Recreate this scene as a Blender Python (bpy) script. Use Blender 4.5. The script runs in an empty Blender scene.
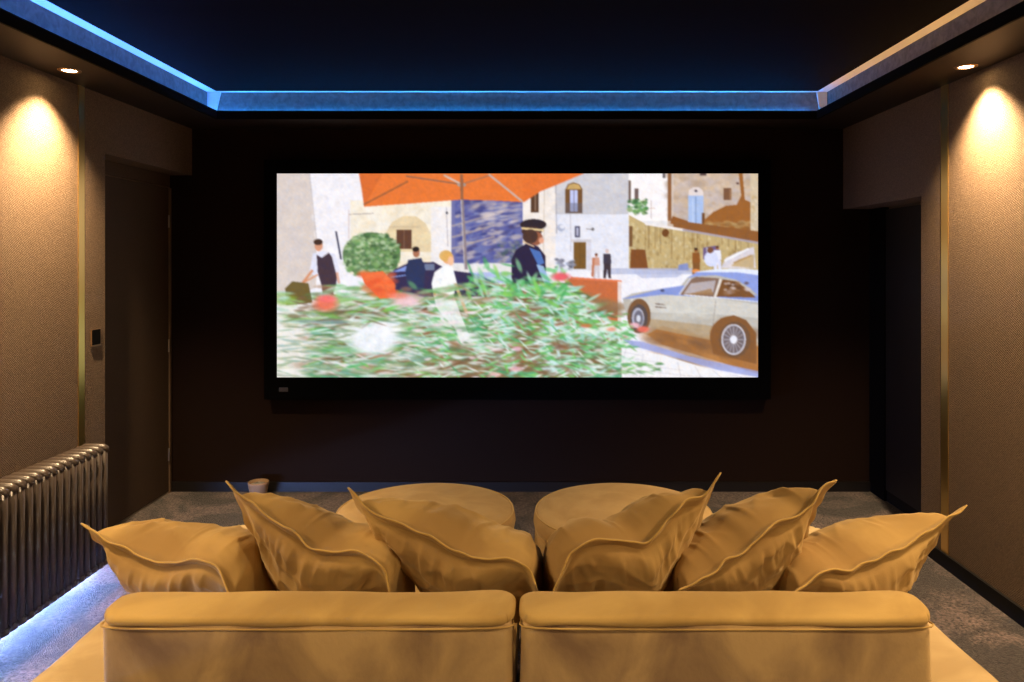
import bpy, bmesh, math, random
import numpy as np
from mathutils import Vector, noise as mnoise
C = bpy.context.scene.collection
random.seed(7)
F = 740.0; VX = 534.0; VY = 261.0; EYE = 1.495
def P(x, y, d):                      # a direction seen in the photo, at a real distance d into the room
    return Vector(((x-VX)*d/F, d, EYE-(y-VY)*d/F))

# ---------------------------------------------------------------- materials
def s2l(c):
    return tuple((v/12.92 if v <= .04045 else ((v+.055)/1.055)**2.4) for v in [k/255 for k in c])
def mat(name, col, rough=.6, metal=0, spec=.5, emit=None, es=0, col2=None, nscale=5, ncon=(.35,.65), detail=4,
        bump=0, bscale=200, sheen=0, sheen_tint=(1,1,1), weave=None, stretch=None, bdist=.002):
    m = bpy.data.materials.new(name); m.use_nodes = True
    nt = m.node_tree; b = nt.nodes['Principled BSDF']
    b.inputs['Base Color'].default_value = (*col, 1); b.inputs['Roughness'].default_value = rough
    b.inputs['Metallic'].default_value = metal; b.inputs['Specular IOR Level'].default_value = spec
    if sheen:
        b.inputs['Sheen Weight'].default_value = sheen; b.inputs['Sheen Roughness'].default_value = .45
        b.inputs['Sheen Tint'].default_value = (*sheen_tint, 1)
    if emit: b.inputs['Emission Color'].default_value = (*emit, 1); b.inputs['Emission Strength'].default_value = es
    tc = nt.nodes.new('ShaderNodeTexCoord'); src = tc.outputs['Object']
    if stretch:
        mp = nt.nodes.new('ShaderNodeMapping'); mp.inputs['Scale'].default_value = stretch
        nt.links.new(src, mp.inputs['Vector']); src2 = mp.outputs['Vector']
    else: src2 = src
    if col2:
        n = nt.nodes.new('ShaderNodeTexNoise'); n.inputs['Scale'].default_value = nscale; n.inputs['Detail'].default_value = detail
        n.inputs['Distortion'].default_value = .6
        nt.links.new(src2, n.inputs['Vector'])
        r = nt.nodes.new('ShaderNodeValToRGB'); r.color_ramp.elements[0].position = ncon[0]; r.color_ramp.elements[1].position = ncon[1]
        r.color_ramp.elements[0].color = (*col2, 1); r.color_ramp.elements[1].color = (*col, 1)
        nt.links.new(n.outputs['Fac'], r.inputs['Fac']); nt.links.new(r.outputs['Color'], b.inputs['Base Color'])
    h = None
    if bump:
        n2 = nt.nodes.new('ShaderNodeTexNoise'); n2.inputs['Scale'].default_value = bscale; n2.inputs['Detail'].default_value = 3
        nt.links.new(src2, n2.inputs['Vector']); h = n2.outputs['Fac']
    if weave:                         # woven rib: diagonal wave bands
        w = nt.nodes.new('ShaderNodeTexWave'); w.inputs['Scale'].default_value = weave; w.bands_direction = 'DIAGONAL'
        w.inputs['Distortion'].default_value = 2.5; w.inputs['Detail'].default_value = 2; w.inputs['Detail Scale'].default_value = 1.5
        nt.links.new(src, w.inputs['Vector'])
        a = nt.nodes.new('ShaderNodeMath'); a.operation = 'ADD'
        nt.links.new(w.outputs['Fac'], a.inputs[0]); nt.links.new(h, a.inputs[1]); h = a.outputs[0]
    if h is not None:
        bp = nt.nodes.new('ShaderNodeBump'); bp.inputs['Strength'].default_value = bump; bp.inputs['Distance'].default_value = bdist
        nt.links.new(h, bp.inputs['Height']); nt.links.new(bp.outputs['Normal'], b.inputs['Normal'])
    return m
M = {}
M['velvet'] = mat('velvet_ochre', (.50,.325,.115), .85, col2=(.33,.20,.07), nscale=3.2, ncon=(.40,.60), bump=.15, bscale=300, sheen=.35, sheen_tint=(1,.78,.45), spec=.15)
M['velvet_sofa'] = mat('velvet_sofa', (.55,.375,.17), .85, col2=(.25,.16,.09), nscale=5.5, ncon=(.36,.62), bump=.6, bscale=90, sheen=.35, sheen_tint=(1,.8,.5), spec=.15, stretch=(1,1,.8), detail=8)
M['velvet_top'] = mat('velvet_top', (.58,.385,.13), .85, col2=(.42,.265,.085), nscale=4, ncon=(.36,.6), bump=.2, bscale=220, sheen=.35, sheen_tint=(1,.8,.5), spec=.15)
M['velvet_lit'] = mat('velvet_lit', (.56,.41,.21), .85, col2=(.44,.31,.15), nscale=4, ncon=(.4,.6), bump=.2, bscale=220, sheen=.35, sheen_tint=(1,.8,.5), spec=.15)  # sofa velvet lightened for the arms: nearby wall light put into the colour
M['velvet_ottoman'] = mat('velvet_ottoman', (.50,.33,.14), .85, col2=(.41,.26,.10), nscale=5, ncon=(.4,.6), bump=.2, bscale=220, sheen=.3, sheen_tint=(1,.8,.5), spec=.15)
M['piping'] = mat('velvet_piping', (.52,.33,.09), .75, sheen=.3, spec=.2)
M['wallcloth'] = mat('woven_wallcloth', (.30,.205,.135), .8, col2=(.15,.10,.066), nscale=190, ncon=(.3,.7), bump=1, bscale=330, weave=60, spec=.2, bdist=.003)
M['doorcloth'] = mat('door_cloth', (.10,.065,.042), .75, col2=(.08,.052,.035), nscale=150, bump=.3, bscale=400, spec=.2)
M['black'] = mat('black_paint', (.006,.0045,.004), .7, spec=.25)
M['screenwall'] = mat('screen_wall_cloth', (.017,.0085,.0055), .9, bump=.1, spec=.1)
M['soffit'] = mat('soffit_paint', (.022,.014,.009), .6, spec=.3)
M['lip'] = mat('soffit_edge_paint', (.004,.003,.003), .8, spec=.1)
M['cove'] = mat('cove_cloth', (.21,.20,.18), .8, bump=.5, bscale=60, col2=(.15,.14,.13), nscale=30, spec=.1)
M['strip'] = mat('cove_pale_strip', (.80,.77,.70), .8, spec=.1)
M['ceilcloth'] = mat('ceiling_cloth', (.0065,.0045,.0042), .9, spec=.02)
M['carpet'] = mat('carpet', (.225,.165,.15), .95, col2=(.035,.026,.027), nscale=70, ncon=(.36,.64), detail=3, bump=1, bscale=200, spec=.05, sheen=.3, bdist=.012)
_nt = M['carpet'].node_tree; _b = _nt.nodes['Principled BSDF']
_src = _b.inputs['Base Color'].links[0].from_socket; _n = _nt.nodes.new('ShaderNodeTexNoise'); _n.inputs['Scale'].default_value = 2.6; _n.inputs['Detail'].default_value = 6; _n.inputs['Distortion'].default_value = 1.2
_tc = _nt.nodes['Texture Coordinate']; _nt.links.new(_tc.outputs['Object'], _n.inputs['Vector'])
_r = _nt.nodes.new('ShaderNodeValToRGB'); _r.color_ramp.elements[0].position = .43; _r.color_ramp.elements[1].position = .56
_r.color_ramp.elements[0].color = (.30,.30,.33,1); _r.color_ramp.elements[1].color = (1.15,1.1,1.1,1); _nt.links.new(_n.outputs['Fac'], _r.inputs['Fac'])
_m = _nt.nodes.new('ShaderNodeMix'); _m.data_type = 'RGBA'; _m.blend_type = 'MULTIPLY'; _m.inputs[0].default_value = 1
_nt.links.new(_src, _m.inputs[6]); _nt.links.new(_r.outputs['Color'], _m.inputs[7]); _nt.links.new(_m.outputs[2], _b.inputs['Base Color'])
M['brass'] = mat('brass', (.92,.64,.22), .30, metal=1)
M['radiator'] = mat('radiator_bronze_paint', (.062,.044,.035), .36, spec=.8)
M['metal'] = mat('brushed_metal', (.6,.55,.5), .35, metal=1)
M['frame'] = mat('screen_frame_velvet', (.0015,.0015,.0018), .9, spec=.05)
M['badge'] = mat('grey_badge', (.06,.05,.05), .5)
M['bulb'] = mat('downlight_glow', (1,1,1), emit=(1,.72,.36), es=40)
M['led_blue'] = mat('led_blue', (.5,.6,.8), emit=(.06,.235,1), es=155)
M['led_cyan'] = mat('led_blue_back', (.5,.6,.8), emit=(.025,.275,1), es=120)
M['led_floor'] = mat('led_floor', (.5,.6,.8), emit=(.27,.44,1), es=1400)
M['led_warm'] = mat('led_warm', (.8,.6,.4), emit=(1,.55,.2), es=26)
M['tan'] = mat('bowl_tan', (.38,.24,.14), .6, bump=.4, bscale=80)
M['grey'] = mat('bowl_inside', (.45,.45,.42), .6, col2=(.15,.12,.1), nscale=40)
M['ring'] = mat('downlight_ring', (.35,.2,.1), .4, metal=.6)

# ---------------------------------------------------------------- helpers
def obj(name, bm, m, parent=None, smooth=False):
    me = bpy.data.meshes.new(name)
    if smooth:
        for f in bm.faces: f.smooth = True
    bmesh.ops.recalc_face_normals(bm, faces=bm.faces)
    bm.to_mesh(me); bm.free()
    o = bpy.data.objects.new(name, me); C.objects.link(o); me.materials.append(m)
    if parent: o.parent = parent
    return o
def box(bm, x0, x1, y0, y1, z0, z1):
    v = [bm.verts.new((x, y, z)) for x in (x0, x1) for y in (y0, y1) for z in (z0, z1)]
    for f in ((0,1,3,2),(4,6,7,5),(0,4,5,1),(2,3,7,6),(0,2,6,4),(1,5,7,3)): bm.faces.new([v[i] for i in f])
def bxs(*bs):
    bm = bmesh.new()
    for b in bs: box(bm, *b)
    return bm
def thing(name, label, cat, loc=(0,0,0), group=None):
    o = bpy.data.objects.new(name, None); C.objects.link(o); o.location = loc
    o['label'] = label; o['category'] = cat
    if group: o['group'] = group
    return o
def struct(name, bm, m, smooth=False):
    o = obj(name, bm, m, smooth=smooth); o['kind'] = 'structure'; return o
def axis(a, b, r, n):
    L = [a, a+.12*r, a+.35*r, a+.65*r, a+r]
    L += [a+r+(b-a-2*r)*i/n for i in range(1, n)]
    L += [b-r, b-.65*r, b-.35*r, b-.12*r, b]
    return L
def rbox(x0, x1, y0, y1, z0, z1, r, n=(20,8,8), disp=None, cr=None):
    """rounded box, dense at its edges; disp(v, normal) -> offset; cr = larger plan corner radius"""
    A = (axis(x0,x1,r,n[0]), axis(y0,y1,r,n[1]), axis(z0,z1,r,n[2]))
    bm = bmesh.new(); cache = {}
    cx, cy, cz = (x0+x1)/2, (y0+y1)/2, (z0+z1)/2
    def V(i, j, k):
        key = (i, j, k)
        if key in cache: return cache[key]
        p = Vector((A[0][i], A[1][j], A[2][k]))
        q = Vector((min(max(p.x,x0+r),x1-r), min(max(p.y,y0+r),y1-r), min(max(p.z,z0+r),z1-r)))
        d = (p-q); d = d.normalized() if d.length > 1e-9 else Vector((0,0,1))
        p = q + d*r
        if cr:
            ux = max(abs(p.x-cx)-((x1-x0)/2-cr), 0); uy = max(abs(p.y-cy)-((y1-y0)/2-cr), 0)
            if ux > 0 and uy > 0:
                mx = max(ux, uy); L = math.hypot(ux, uy); s = mx/L
                p.x -= math.copysign(ux*(1-s), p.x-cx); p.y -= math.copysign(uy*(1-s), p.y-cy)
        if disp: p = p + disp(p, d)
        cache[key] = bm.verts.new(p); return cache[key]
    I, J, K = (len(a)-1 for a in A)
    for i in range(I):
        for j in range(J):
            for k in (0, K): bm.faces.new([V(i,j,k), V(i+1,j,k), V(i+1,j+1,k), V(i,j+1,k)])
    for i in range(I):
        for k in range(K):
            for j in (0, J): bm.faces.new([V(i,j,k), V(i+1,j,k), V(i+1,j,k+1), V(i,j,k+1)])
    for j in range(J):
        for k in range(K):
            for i in (0, I): bm.faces.new([V(i,j,k), V(i,j+1,k), V(i,j+1,k+1), V(i,j,k+1)])
    return bm
def tube(bm, pts, r, n=8, closed=False):
    pts = [Vector(p) for p in pts]; rings = []
    N = len(pts)
    for i, p in enumerate(pts):
        a = pts[(i-1) % N] if (closed or i > 0) else p
        b = pts[(i+1) % N] if (closed or i < N-1) else p
        t = (b-a).normalized()
        up = Vector((0,0,1)) if abs(t.z) < .9 else Vector((0,1,0))
        s = t.cross(up).normalized(); u = s.cross(t)
        rr = r[i] if isinstance(r, (list, tuple)) else r
        rings.append([bm.verts.new(p + (s*math.cos(q*2*math.pi/n) + u*math.sin(q*2*math.pi/n))*rr) for q in range(n)])
    M_ = N if closed else N-1
    for i in range(M_):
        A, B = rings[i], rings[(i+1) % N]
        for q in range(n): bm.faces.new([A[q], A[(q+1)%n], B[(q+1)%n], B[q]])
    if not closed:
        bm.faces.new(rings[0]); bm.faces.new(list(reversed(rings[-1])))
def lathe(prof, n=64, c=(0,0,0), disp=None):
    bm = bmesh.new(); rings = []
    for (r, z) in prof:
        if r < 1e-6: rings.append([bm.verts.new((c[0], c[1], c[2]+z))]); continue
        ring = []
        for q in range(n):
            a = q*2*math.pi/n; rr = r; zz = z
            if disp: rr, zz = disp(r, z, a)
            ring.append(bm.verts.new((c[0]+rr*math.cos(a), c[1]+rr*math.sin(a), c[2]+zz)))
        rings.append(ring)
    for A, B in zip(rings, rings[1:]):
        for q in range(n):
            if len(A) == 1 and len(B) == 1: break
            if len(A) == 1: bm.faces.new([A[0], B[q], B[(q+1)%n]])
            elif len(B) == 1: bm.faces.new([A[q], A[(q+1)%n], B[0]])
            else: bm.faces.new([A[q], A[(q+1)%n], B[(q+1)%n], B[q]])
    return bm
def spline(pts, n):
    pts = [Vector(p) for p in pts]
    L = [0]
    for a, b in zip(pts, pts[1:]): L.append(L[-1] + (b-a).length)
    ex = [pts[0]*2-pts[1]] + pts + [pts[-1]*2-pts[-2]]
    out = []
    for i in range(n+1):
        s = L[-1]*i/n; k = 0
        while k < len(pts)-2 and s > L[k+1]: k += 1
        t = (s-L[k])/max(L[k+1]-L[k], 1e-9)
        p0, p1, p2, p3 = ex[k], ex[k+1], ex[k+2], ex[k+3]
        out.append(.5*((2*p1)+(p2-p0)*t+(2*p0-5*p1+4*p2-p3)*t*t+(3*p1-p0-3*p2+p3)*t**3))
    return out

# ---------------------------------------------------------------- room shell
XL, XR, YB, YN = -2.223, 2.009, 4.81, -2.4
ZS = EYE + .858; ZC = EYE + 1.04
XLR, XRR = -2.366, 2.21            # recessed planes beside the screen
struct('floor', bxs((XLR-.1, XRR+.1, YN-.1, YB+.1, -.06, 0)), M['carpet'])
struct('wall_left', bxs((XLR, XL, YN, 3.835, 0, ZS), (XLR, XL, 3.835, YB, EYE+.557, ZS), (XLR-.12, XLR, YN, YB, 0, ZS)), M['wallcloth'])
struct('wall_right', bxs((XR, XRR, YN, 3.84, 0, ZS), (XR, XRR, 3.84, YB, EYE+.337, ZS), (XRR, XRR+.12, YN, YB, 0, ZS)), M['wallcloth'])
struct('wall_back', bxs((XLR-.12, XRR+.12, YB, YB+.1, 0, ZC+.1)), M['screenwall'])
struct('wall_front', bxs((XLR-.12, XRR+.12, YN-.1, YN, 0, ZC+.1)), M['wallcloth'])
# stepped soffit with its light trough
LXL, LXR, LYB = -1.924, 1.718, 4.477     # lip planes
FXL, FXR, FYB = LXL-.086, LXR+.086, LYB+.086   # upright faces behind the trough
ZB = ZS+.020; ZL = EYE+.9075
struct('ceiling', bxs((XLR-.12, XRR+.12, YN-.1, YB+.1, ZC, ZC+.08)), M['strip'])
struct('trim_1', bxs((LXL, LXR, YN, LYB, ZC-.012, ZC)), M['ceilcloth'])
struct('trim_2', bxs((XLR, LXL, YN, YB, ZS, ZB), (LXR, XRR, YN, YB, ZS, ZB), (LXL, LXR, LYB, YB, ZS, ZB)), M['soffit'])
struct('trim_3', bxs((LXL, LXL+.012, YN, LYB-.012, ZS-.001, ZL), (LXR-.012, LXR, YN, LYB-.012, ZS-.001, ZL), (LXL, LXR, LYB-.012, LYB, ZS-.001, ZL)), M['lip'])
struct('trim_4', bxs((XLR, FXL, YN, YB, ZB, ZC), (FXR, XRR, YN, YB, ZB, ZC), (FXL, FXR, FYB, YB, ZB, ZC)), M['cove'])
# pale mitre pieces closing the two far corners of the trough
def corner(name, pts, m):
    bm = bmesh.new()
    a = [bm.verts.new(p) for p in pts]; b = [bm.verts.new((p[0], p[1]+.012, p[2])) for p in pts]
    bm.faces.new(a); bm.faces.new(b[::-1])
    for i in range(4): bm.faces.new([a[i], b[i], b[(i+1)%4], a[(i+1)%4]])
    return struct(name, bm, m)
corner('trim_5', [(FXL+.002, FYB-.014, ZB), (FXL+.045, FYB-.014, ZB), (FXL+.083, FYB-.014, ZC-.001), (FXL+.002, FYB-.014, ZC-.001)], M['strip'])
corner('trim_6', [(FXR-.002, FYB-.014, ZB), (FXR-.040, FYB-.014, ZB), (FXR-.065, FYB-.014, ZC-.001), (FXR-.002, FYB-.014, ZC-.001)], M['strip'])
# brass strips between the wall panels
struct('trim_7', bxs((XL-.003, XL+.004, 3.607, 3.655, 0.0, ZS)), M['brass'])
struct('trim_8', bxs((XR-.004, XR+.003, 3.586, 3.646, 0.065, ZS)), M['brass'])
# dark shadow gap where wall panels meet soffit
# baseboards
struct('baseboard_right', bxs((XR-.014, XR, YN, 3.84, 0, .07), (XR-.014, XR+.19, 3.84, 3.854, 0, .07), (XRR-.014, XRR, 3.854, YB, 0, .07)), M['black'])
struct('baseboard_left', bxs((XL, XL+.012, YN, 3.835, 0, .07)), M['black'])
struct('baseboard_back', bxs((XLR, XRR, YB-.016, YB, 0, .062)), mat('baseboard_satin', (.012,.010,.010), .4))
struct('trim_9', bxs((XLR, XLR+.012, 3.835, YB-.03, 0, .008)), M['metal'])
# left door, flush in its recess
d1 = struct('door_1', bxs((XLR, XLR+.012, 3.70+.14, YB-.045, .012, EYE+.469)), M['doorcloth'])
obj('door_frame', bxs((XLR, XLR+.010, 3.84, YB-.02, EYE+.480, EYE+.556)), M['doorcloth'], d1)
obj('edge_strip', bxs((XLR, XLR+.02, YB-.040, YB-.022, .0, EYE+.47)), mat('edge_strip_metal', (.30,.2,.13), .4, metal=.5), d1)
for z in (1.75, .95, .25):
    bm = bmesh.new(); tube(bm, [(XLR+.018, YB-.05, z-.04), (XLR+.018, YB-.05, z+.04)], .006); obj('hinge', bm, M['metal'], d1)
obj('strike_plate', bxs((XL-.02, XL-.003, 3.8345, 3.837, 1.07, 1.10)), M['metal'], d1)
# right door leaf, dark, with black post
d2 = struct('door_2', bxs((XRR-.02, XRR, 3.86, 4.607, .07, EYE+.32)), mat('right_door_paint', (.016,.010,.008), .55))
obj('door_post', bxs((XRR-.03, XRR, 4.607, YB-.002, .0, EYE+.335)), M['lip'], d2)

# ---------------------------------------------------------------- light fittings
def downlight(x, y, label, e, group='recessed downlights in the lowered ceiling edge', tilt=0, fwd=0):
    t = thing('downlight', label, 'ceiling light', (x, y, ZS), group)
    obj('trim_ring', lathe([(.030,.004), (.030,-.003), (.036,-.005), (.045,-.004), (.047,0), (.047,.004)], 32), M['ring'], t, True)
    obj('lamp_lens', lathe([(0,-.001), (.030,-.001), (.030,.002), (0,.002)], 32), M['bulb'], t)
    l = bpy.data.lights.new('spot_lamp', 'SPOT'); l.energy = e; l.color = (1, .70, .385)
    l.spot_size = math.radians(104); l.spot_blend = 1; l.shadow_soft_size = .022
    o = bpy.data.objects.new('spot_lamp', l); C.objects.link(o); o.parent = t; o.location = (0,0,-.012)
    o.rotation_euler = (fwd, tilt, 0)
    return t
downlight(-2.09, 3.33, 'glowing warm downlight above left wall, near the brass strip over the radiator', 270)
downlight(1.906, 3.265, 'glowing warm downlight above the right wall beside its brass strip', 270)
for y, e, ti, fw in ((1.75, 190, .26, .12), (.17, 130, .62, .25), (-1.4, 110, .5, .62)):
    downlight(-2.09, y, 'warm downlight nearer the rear above the left wall', e, 'downlights further back on the left', -ti, fw)
    downlight(1.906, y, 'warm downlight nearer the rear above the right wall', e, 'downlights further back on the right', ti, fw)
def led(name, b, m, label):
    o = obj(name, bxs(b), m); o['label'] = label; o['category'] = 'light strip'; return o
led('led_strip', (LXL-.083, LXL-.077, YN+.02, LYB+.02, ZB+.024, ZB+.030), M['led_blue'], 'blue light strip glowing in the ceiling trough along the left side')
led('led_strip', (LXL+.01, LXR-.01, LYB+.077, LYB+.083, ZB+.024, ZB+.030), M['led_cyan'], 'blue light strip glowing in the ceiling trough above the screen')
led('led_strip', (LXR+.077, LXR+.083, YN+.02, LYB-.02, ZB+.024, ZB+.030), M['led_warm'], 'dim warm light strip in the ceiling trough along the right side')
t = thing('led_strip', 'bright blue light strip low on left wall beneath the radiator', 'light strip', (XL+.014, 2.4, .02))
obj('light_shield', bxs((.0, .030, -1.2, 1.17, .014, .018), (-.001, .002, -1.2, 1.17, -.004, .014)), M['lip'], t)  # unseen shelf added over the strip to keep its light off the columns
obj('diffuser', bxs((.003, .008, -1.2, 1.17, .0, .009)), M['led_floor'], t)

# ---------------------------------------------------------------- radiator
rad = thing('radiator', 'bronze column radiator mounted low on the left wall above blue glow', 'radiator', (-2.012, 2.8, 0))
def section():
    bm = bmesh.new(); zt, zb = .655, .105
    for xo in (-.048, 0, .048):
        tube(bm, [(xo, 0, zb+.015), (xo, 0, zt-.02)], .0125, 10)
    for z, s in ((zt-.018, 1), (zb+.016, -1)):        # cast head joining the columns, rounded over
        if True:
            pts = [(-.060, 0, z-s*.014), (-.056, 0, z+s*.001), (-.044, 0, z+s*.006), (0, 0, z+s*.007), (.044, 0, z+s*.006), (.056, 0, z+s*.001), (.060, 0, z-s*.014)]
            tube(bm, pts, [.010,.014,.0165,.0165,.0165,.014,.010], 10)
    return bm
sm = None
for i in range(26):
    y = 3.385 - .046*i
    if sm is None:
        o = obj('radiator_section', section(), M['radiator'], rad, True); sm = o.data
    else:
        o = bpy.data.objects.new('radiator_section', sm); C.objects.link(o); o.parent = rad
    o.location = (0, y-2.8, 0)
for z in (.60, .16):
    bm = bmesh.new(); tube(bm, [(0, 3.385-2.8, z), (0, 3.385-.046*25-2.8, z)], .013, 10); obj('header_pipe', bm, M['radiator'], rad, True)
for y in (3.2, 2.45):
    for z in (.55, .20): obj('wall_bracket', bxs((-.208, -.02, y-2.8-.012, y-2.8+.012, z, z+.02)), M['radiator'], rad)

# ---------------------------------------------------------------- switch on left wall
sw = thing('light_switch', 'small dark square switch in metal rim on the left wall beside the door', 'switch', (XL, 3.75, 1.13))
z0 = EYE-(345-VY)*3.75/F - 1.13; z1 = EYE-(330-VY)*3.75/F - 1.13
bm = bxs((0,.006,-.042,.042,z0-.005,z1+.005)); bmesh.ops.bevel(bm, geom=bm.edges[:], offset=.002, segments=2, affect='EDGES'); obj('rim', bm, M['ring'], sw)
bm = bxs((.001,.0085,-.038,.034,z0+.002,z1+.003)); bmesh.ops.bevel(bm, geom=bm.edges[:], offset=.002, segments=2, affect='EDGES'); obj('rocker', bm, M['lip'], sw)

# ---------------------------------------------------------------- projection screen
YS = 4.74
def PX(x): return (x-VX)*YS/F
def PZ(y): return EYE-(y-VY)*YS/F
scr = thing('projection_screen', 'wide black-framed projection screen showing a film scene on the far wall', 'screen', (PX(517.5), YB, PZ(275)))
def rel(*b): return (b[0]-scr.location.x, b[1]-scr.location.x, b[2]-YB, b[3]-YB, b[4]-scr.location.z, b[5]-scr.location.z)
ox0, ox1, oz0, oz1 = PX(265), PX(770), PZ(399), PZ(160)
ix0, ix1, iz0, iz1 = PX(277), PX(758), PZ(377.3), PZ(173.6)
fb = bmesh.new()
for b in ((ox0,ix0,YS-.02,YB-.001,oz0,oz1),(ix1,ox1,YS-.02,YB-.001,oz0,oz1),(ix0,ix1,YS-.02,YB-.001,oz0,iz0),(ix0,ix1,YS-.02,YB-.001,iz1,oz1)): box(fb, *rel(*b))
obj('frame', fb, M['frame'], scr)
obj('badge', bxs(rel(PX(280.3),PX(289),YS-.023,YS-.02,PZ(391),PZ(387))), M['badge'], scr)

# painted film frame: an emissive picture on the screen, one colour per point
SX, SY = 600, 254; SS = 2
W, H = SX*SS, SY*SS
img = np.ones((H, W, 3))*np.array([226,222,224.])
ZX0, ZX1, ZY0, ZY1 = 42., 988., 47., 446.
def T(p): return ((p[0]-ZX0)/(ZX1-ZX0)*W, (p[1]-ZY0)/(ZY1-ZY0)*H)
def blend(m, y0, y1, x0, x1, col, a):
    r = img[y0:y1, x0:x1]; mm = (m*a)[..., None]; r[:] = r*(1-mm) + np.array(col, float)*mm
def poly(pts, col, a=1.):
    q = [T(p) for p in pts]; xs = [p[0] for p in q]; ys = [p[1] for p in q]
    x0, x1 = max(int(min(xs)), 0), min(int(max(xs))+2, W); y0, y1 = max(int(min(ys)), 0), min(int(max(ys))+2, H)
    if x0 >= x1 or y0 >= y1: return
    Y, X = np.mgrid[y0:y1, x0:x1] + .5; ins = np.zeros(X.shape, bool)
    for i in range(len(q)):
        (xa, ya), (xb, yb) = q[i], q[i-1]
        if ya == yb: continue
        ins ^= ((ya > Y) != (yb > Y)) & (X < (xb-xa)*(Y-ya)/(yb-ya)+xa)
    blend(ins.astype(float), y0, y1, x0, x1, col, a)
def ell(cx, cy, rx, ry, col, a=1., soft=0, rot=0):
    k = 1+soft; R = max(rx, ry)*k
    X0, Y0 = T((cx-R, cy-R)); X1, Y1 = T((cx+R, cy+R))
    x0, x1 = max(int(X0), 0), min(int(X1)+2, W); y0, y1 = max(int(Y0), 0), min(int(Y1)+2, H)
    if x0 >= x1 or y0 >= y1: return
    Y, X = np.mgrid[y0:y1, x0:x1] + .5
    px = X/W*(ZX1-ZX0)+ZX0-cx; py = Y/H*(ZY1-ZY0)+ZY0-cy
    c, s = math.cos(rot), math.sin(rot); u = (px*c+py*s)/rx; v = (-px*s+py*c)/ry
    r = np.sqrt(u*u+v*v)
    m = np.clip((1+soft-r)/(2*soft), 0, 1) if soft else (r < 1).astype(float)
    blend(m, y0, y1, x0, x1, col, a)
def line(p, q, w, col, a=1.):
    dx, dy = q[0]-p[0], q[1]-p[1]; L = math.hypot(dx, dy) or 1; nx, ny = -dy/L*w/2, dx/L*w/2
    poly([(p[0]+nx,p[1]+ny),(q[0]+nx,q[1]+ny),(q[0]-nx,q[1]-ny),(p[0]-nx,p[1]-ny)], col, a)
rng = random.Random(3)
def rect(x0, y0, x1, y1, col, a=1.): poly([(x0,y0),(x1,y0),(x1,y1),(x0,y1)], col, a)
def mottle(x0, y0, x1, y1, cols, n, r0, r1, a=.5, asp=2., rot=0, inside=None):
    for _ in range(n):
        x, y = rng.uniform(x0, x1), rng.uniform(y0, y1)
        if inside and not inside(x, y): continue
        r = rng.uniform(r0, r1); ell(x, y, r*asp, r, rng.choice(cols), a, .4, rot+rng.uniform(-.15,.15))
# house fronts on the left
rect(42,47,220,300,(238,234,240)); poly([(42,47),(106,47),(120,180),(118,320),(42,320)], (212,200,196))
mottle(42,50,100,270,[(222,208,198),(205,195,196),(215,200,192)],70,4,12,.35,1.3)
mottle(112,50,200,230,[(226,224,238),(246,244,250),(230,226,234)],60,3,9,.4,.6)
line((106,47),(120,175),2,(190,180,182),.7)
rect(186,100,388,245,(240,230,214)); mottle(200,105,385,235,[(238,220,190),(246,240,232),(232,216,190)],90,3,9,.45,1.6)
poly([(252,200),(255,165),(268,142),(290,130),(315,130),(335,145),(346,170),(347,200)], (226,204,166)); mottle(262,145,340,195,[(240,222,180),(214,190,150)],24,3,7,.4)
rect(277,157,307,195,(96,62,48)); rect(291,158,293,194,(130,96,76)); rect(262,150,320,153,(196,172,140),.6)
line((183,127),(232,125),1.5,(160,150,150)); line((183,118),(183,175),2,(214,190,180))
rect(345,112,387,240,(236,232,240),.7); line((375,112),(378,190),1.5,(170,165,175)); ell(376,124,2.5,2.5,(60,60,70))
# hillside
rect(385,95,526,222,(96,100,160)); mottle(385,98,525,220,[(60,64,128),(130,132,176),(84,84,150),(190,176,176),(74,70,120),(108,116,170)],330,1.5,5,.75,2.6,-.25, inside=lambda x,y: x > 398 and x < 518)
rect(385,95,392,222,(110,110,160))
for y in (128,150,172): line((386,y+22),(470,y-2),4,(196,176,158),.6)
mottle(440,100,520,150,[(210,196,196),(176,166,180)],26,2,4,.6,4,-.2); mottle(470,180,520,220,[(120,118,130),(70,90,90),(150,145,150)],40,2,4,.6,1.4)
# white house on the right of the square
rect(525,47,735,245,(226,226,238)); rect(525,47,590,245,(238,228,222)); rect(590,47,733,126,(200,198,206)); mottle(592,50,730,124,[(208,204,208),(190,188,198),(214,208,206)],60,3,9,.4,1.5)
mottle(592,130,730,235,[(232,232,244),(218,220,236)],40,4,9,.4)
line((568,62),(566,235),1.5,(200,186,172)); line((590,60),(592,165),2,(170,165,172)); line((619,126),(620,200),1.5,(190,186,196)); line((590,126),(733,126),1,(180,178,186))
rect(541,85,557,123,(84,56,40)); rect(549,88,551,120,(150,120,100))
poly([(609,125),(609,78),(614,68),(625,64),(637,68),(643,78),(643,125)], (112,76,44)); poly([(611,78),(616,69),(625,66),(636,69),(641,78)],(196,160,100))
rect(618,79,633,122,(190,196,236)); rect(625,79,627,122,(120,110,130)); rect(609,104,643,125,(90,90,110),.45)
rect(625,181,650,234,(118,84,42)); rect(637,182,638,233,(90,62,36)); rect(621,176,660,181,(206,200,206)); rect(651,181,660,236,(214,210,222))
rect(628,150,638,172,(80,78,100)); rect(631,153,635,169,(190,190,214)); line((650,155),(663,157),1.5,(140,130,130)); ell(663,156,3,3,(110,104,104))
ell(601,153,8,7,(160,166,190),.8); ell(603,151,5,4,(226,226,238)); mottle(590,215,628,240,[(140,140,160),(210,214,230),(90,92,110)],30,1.5,3.5,.8,1.5)
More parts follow.
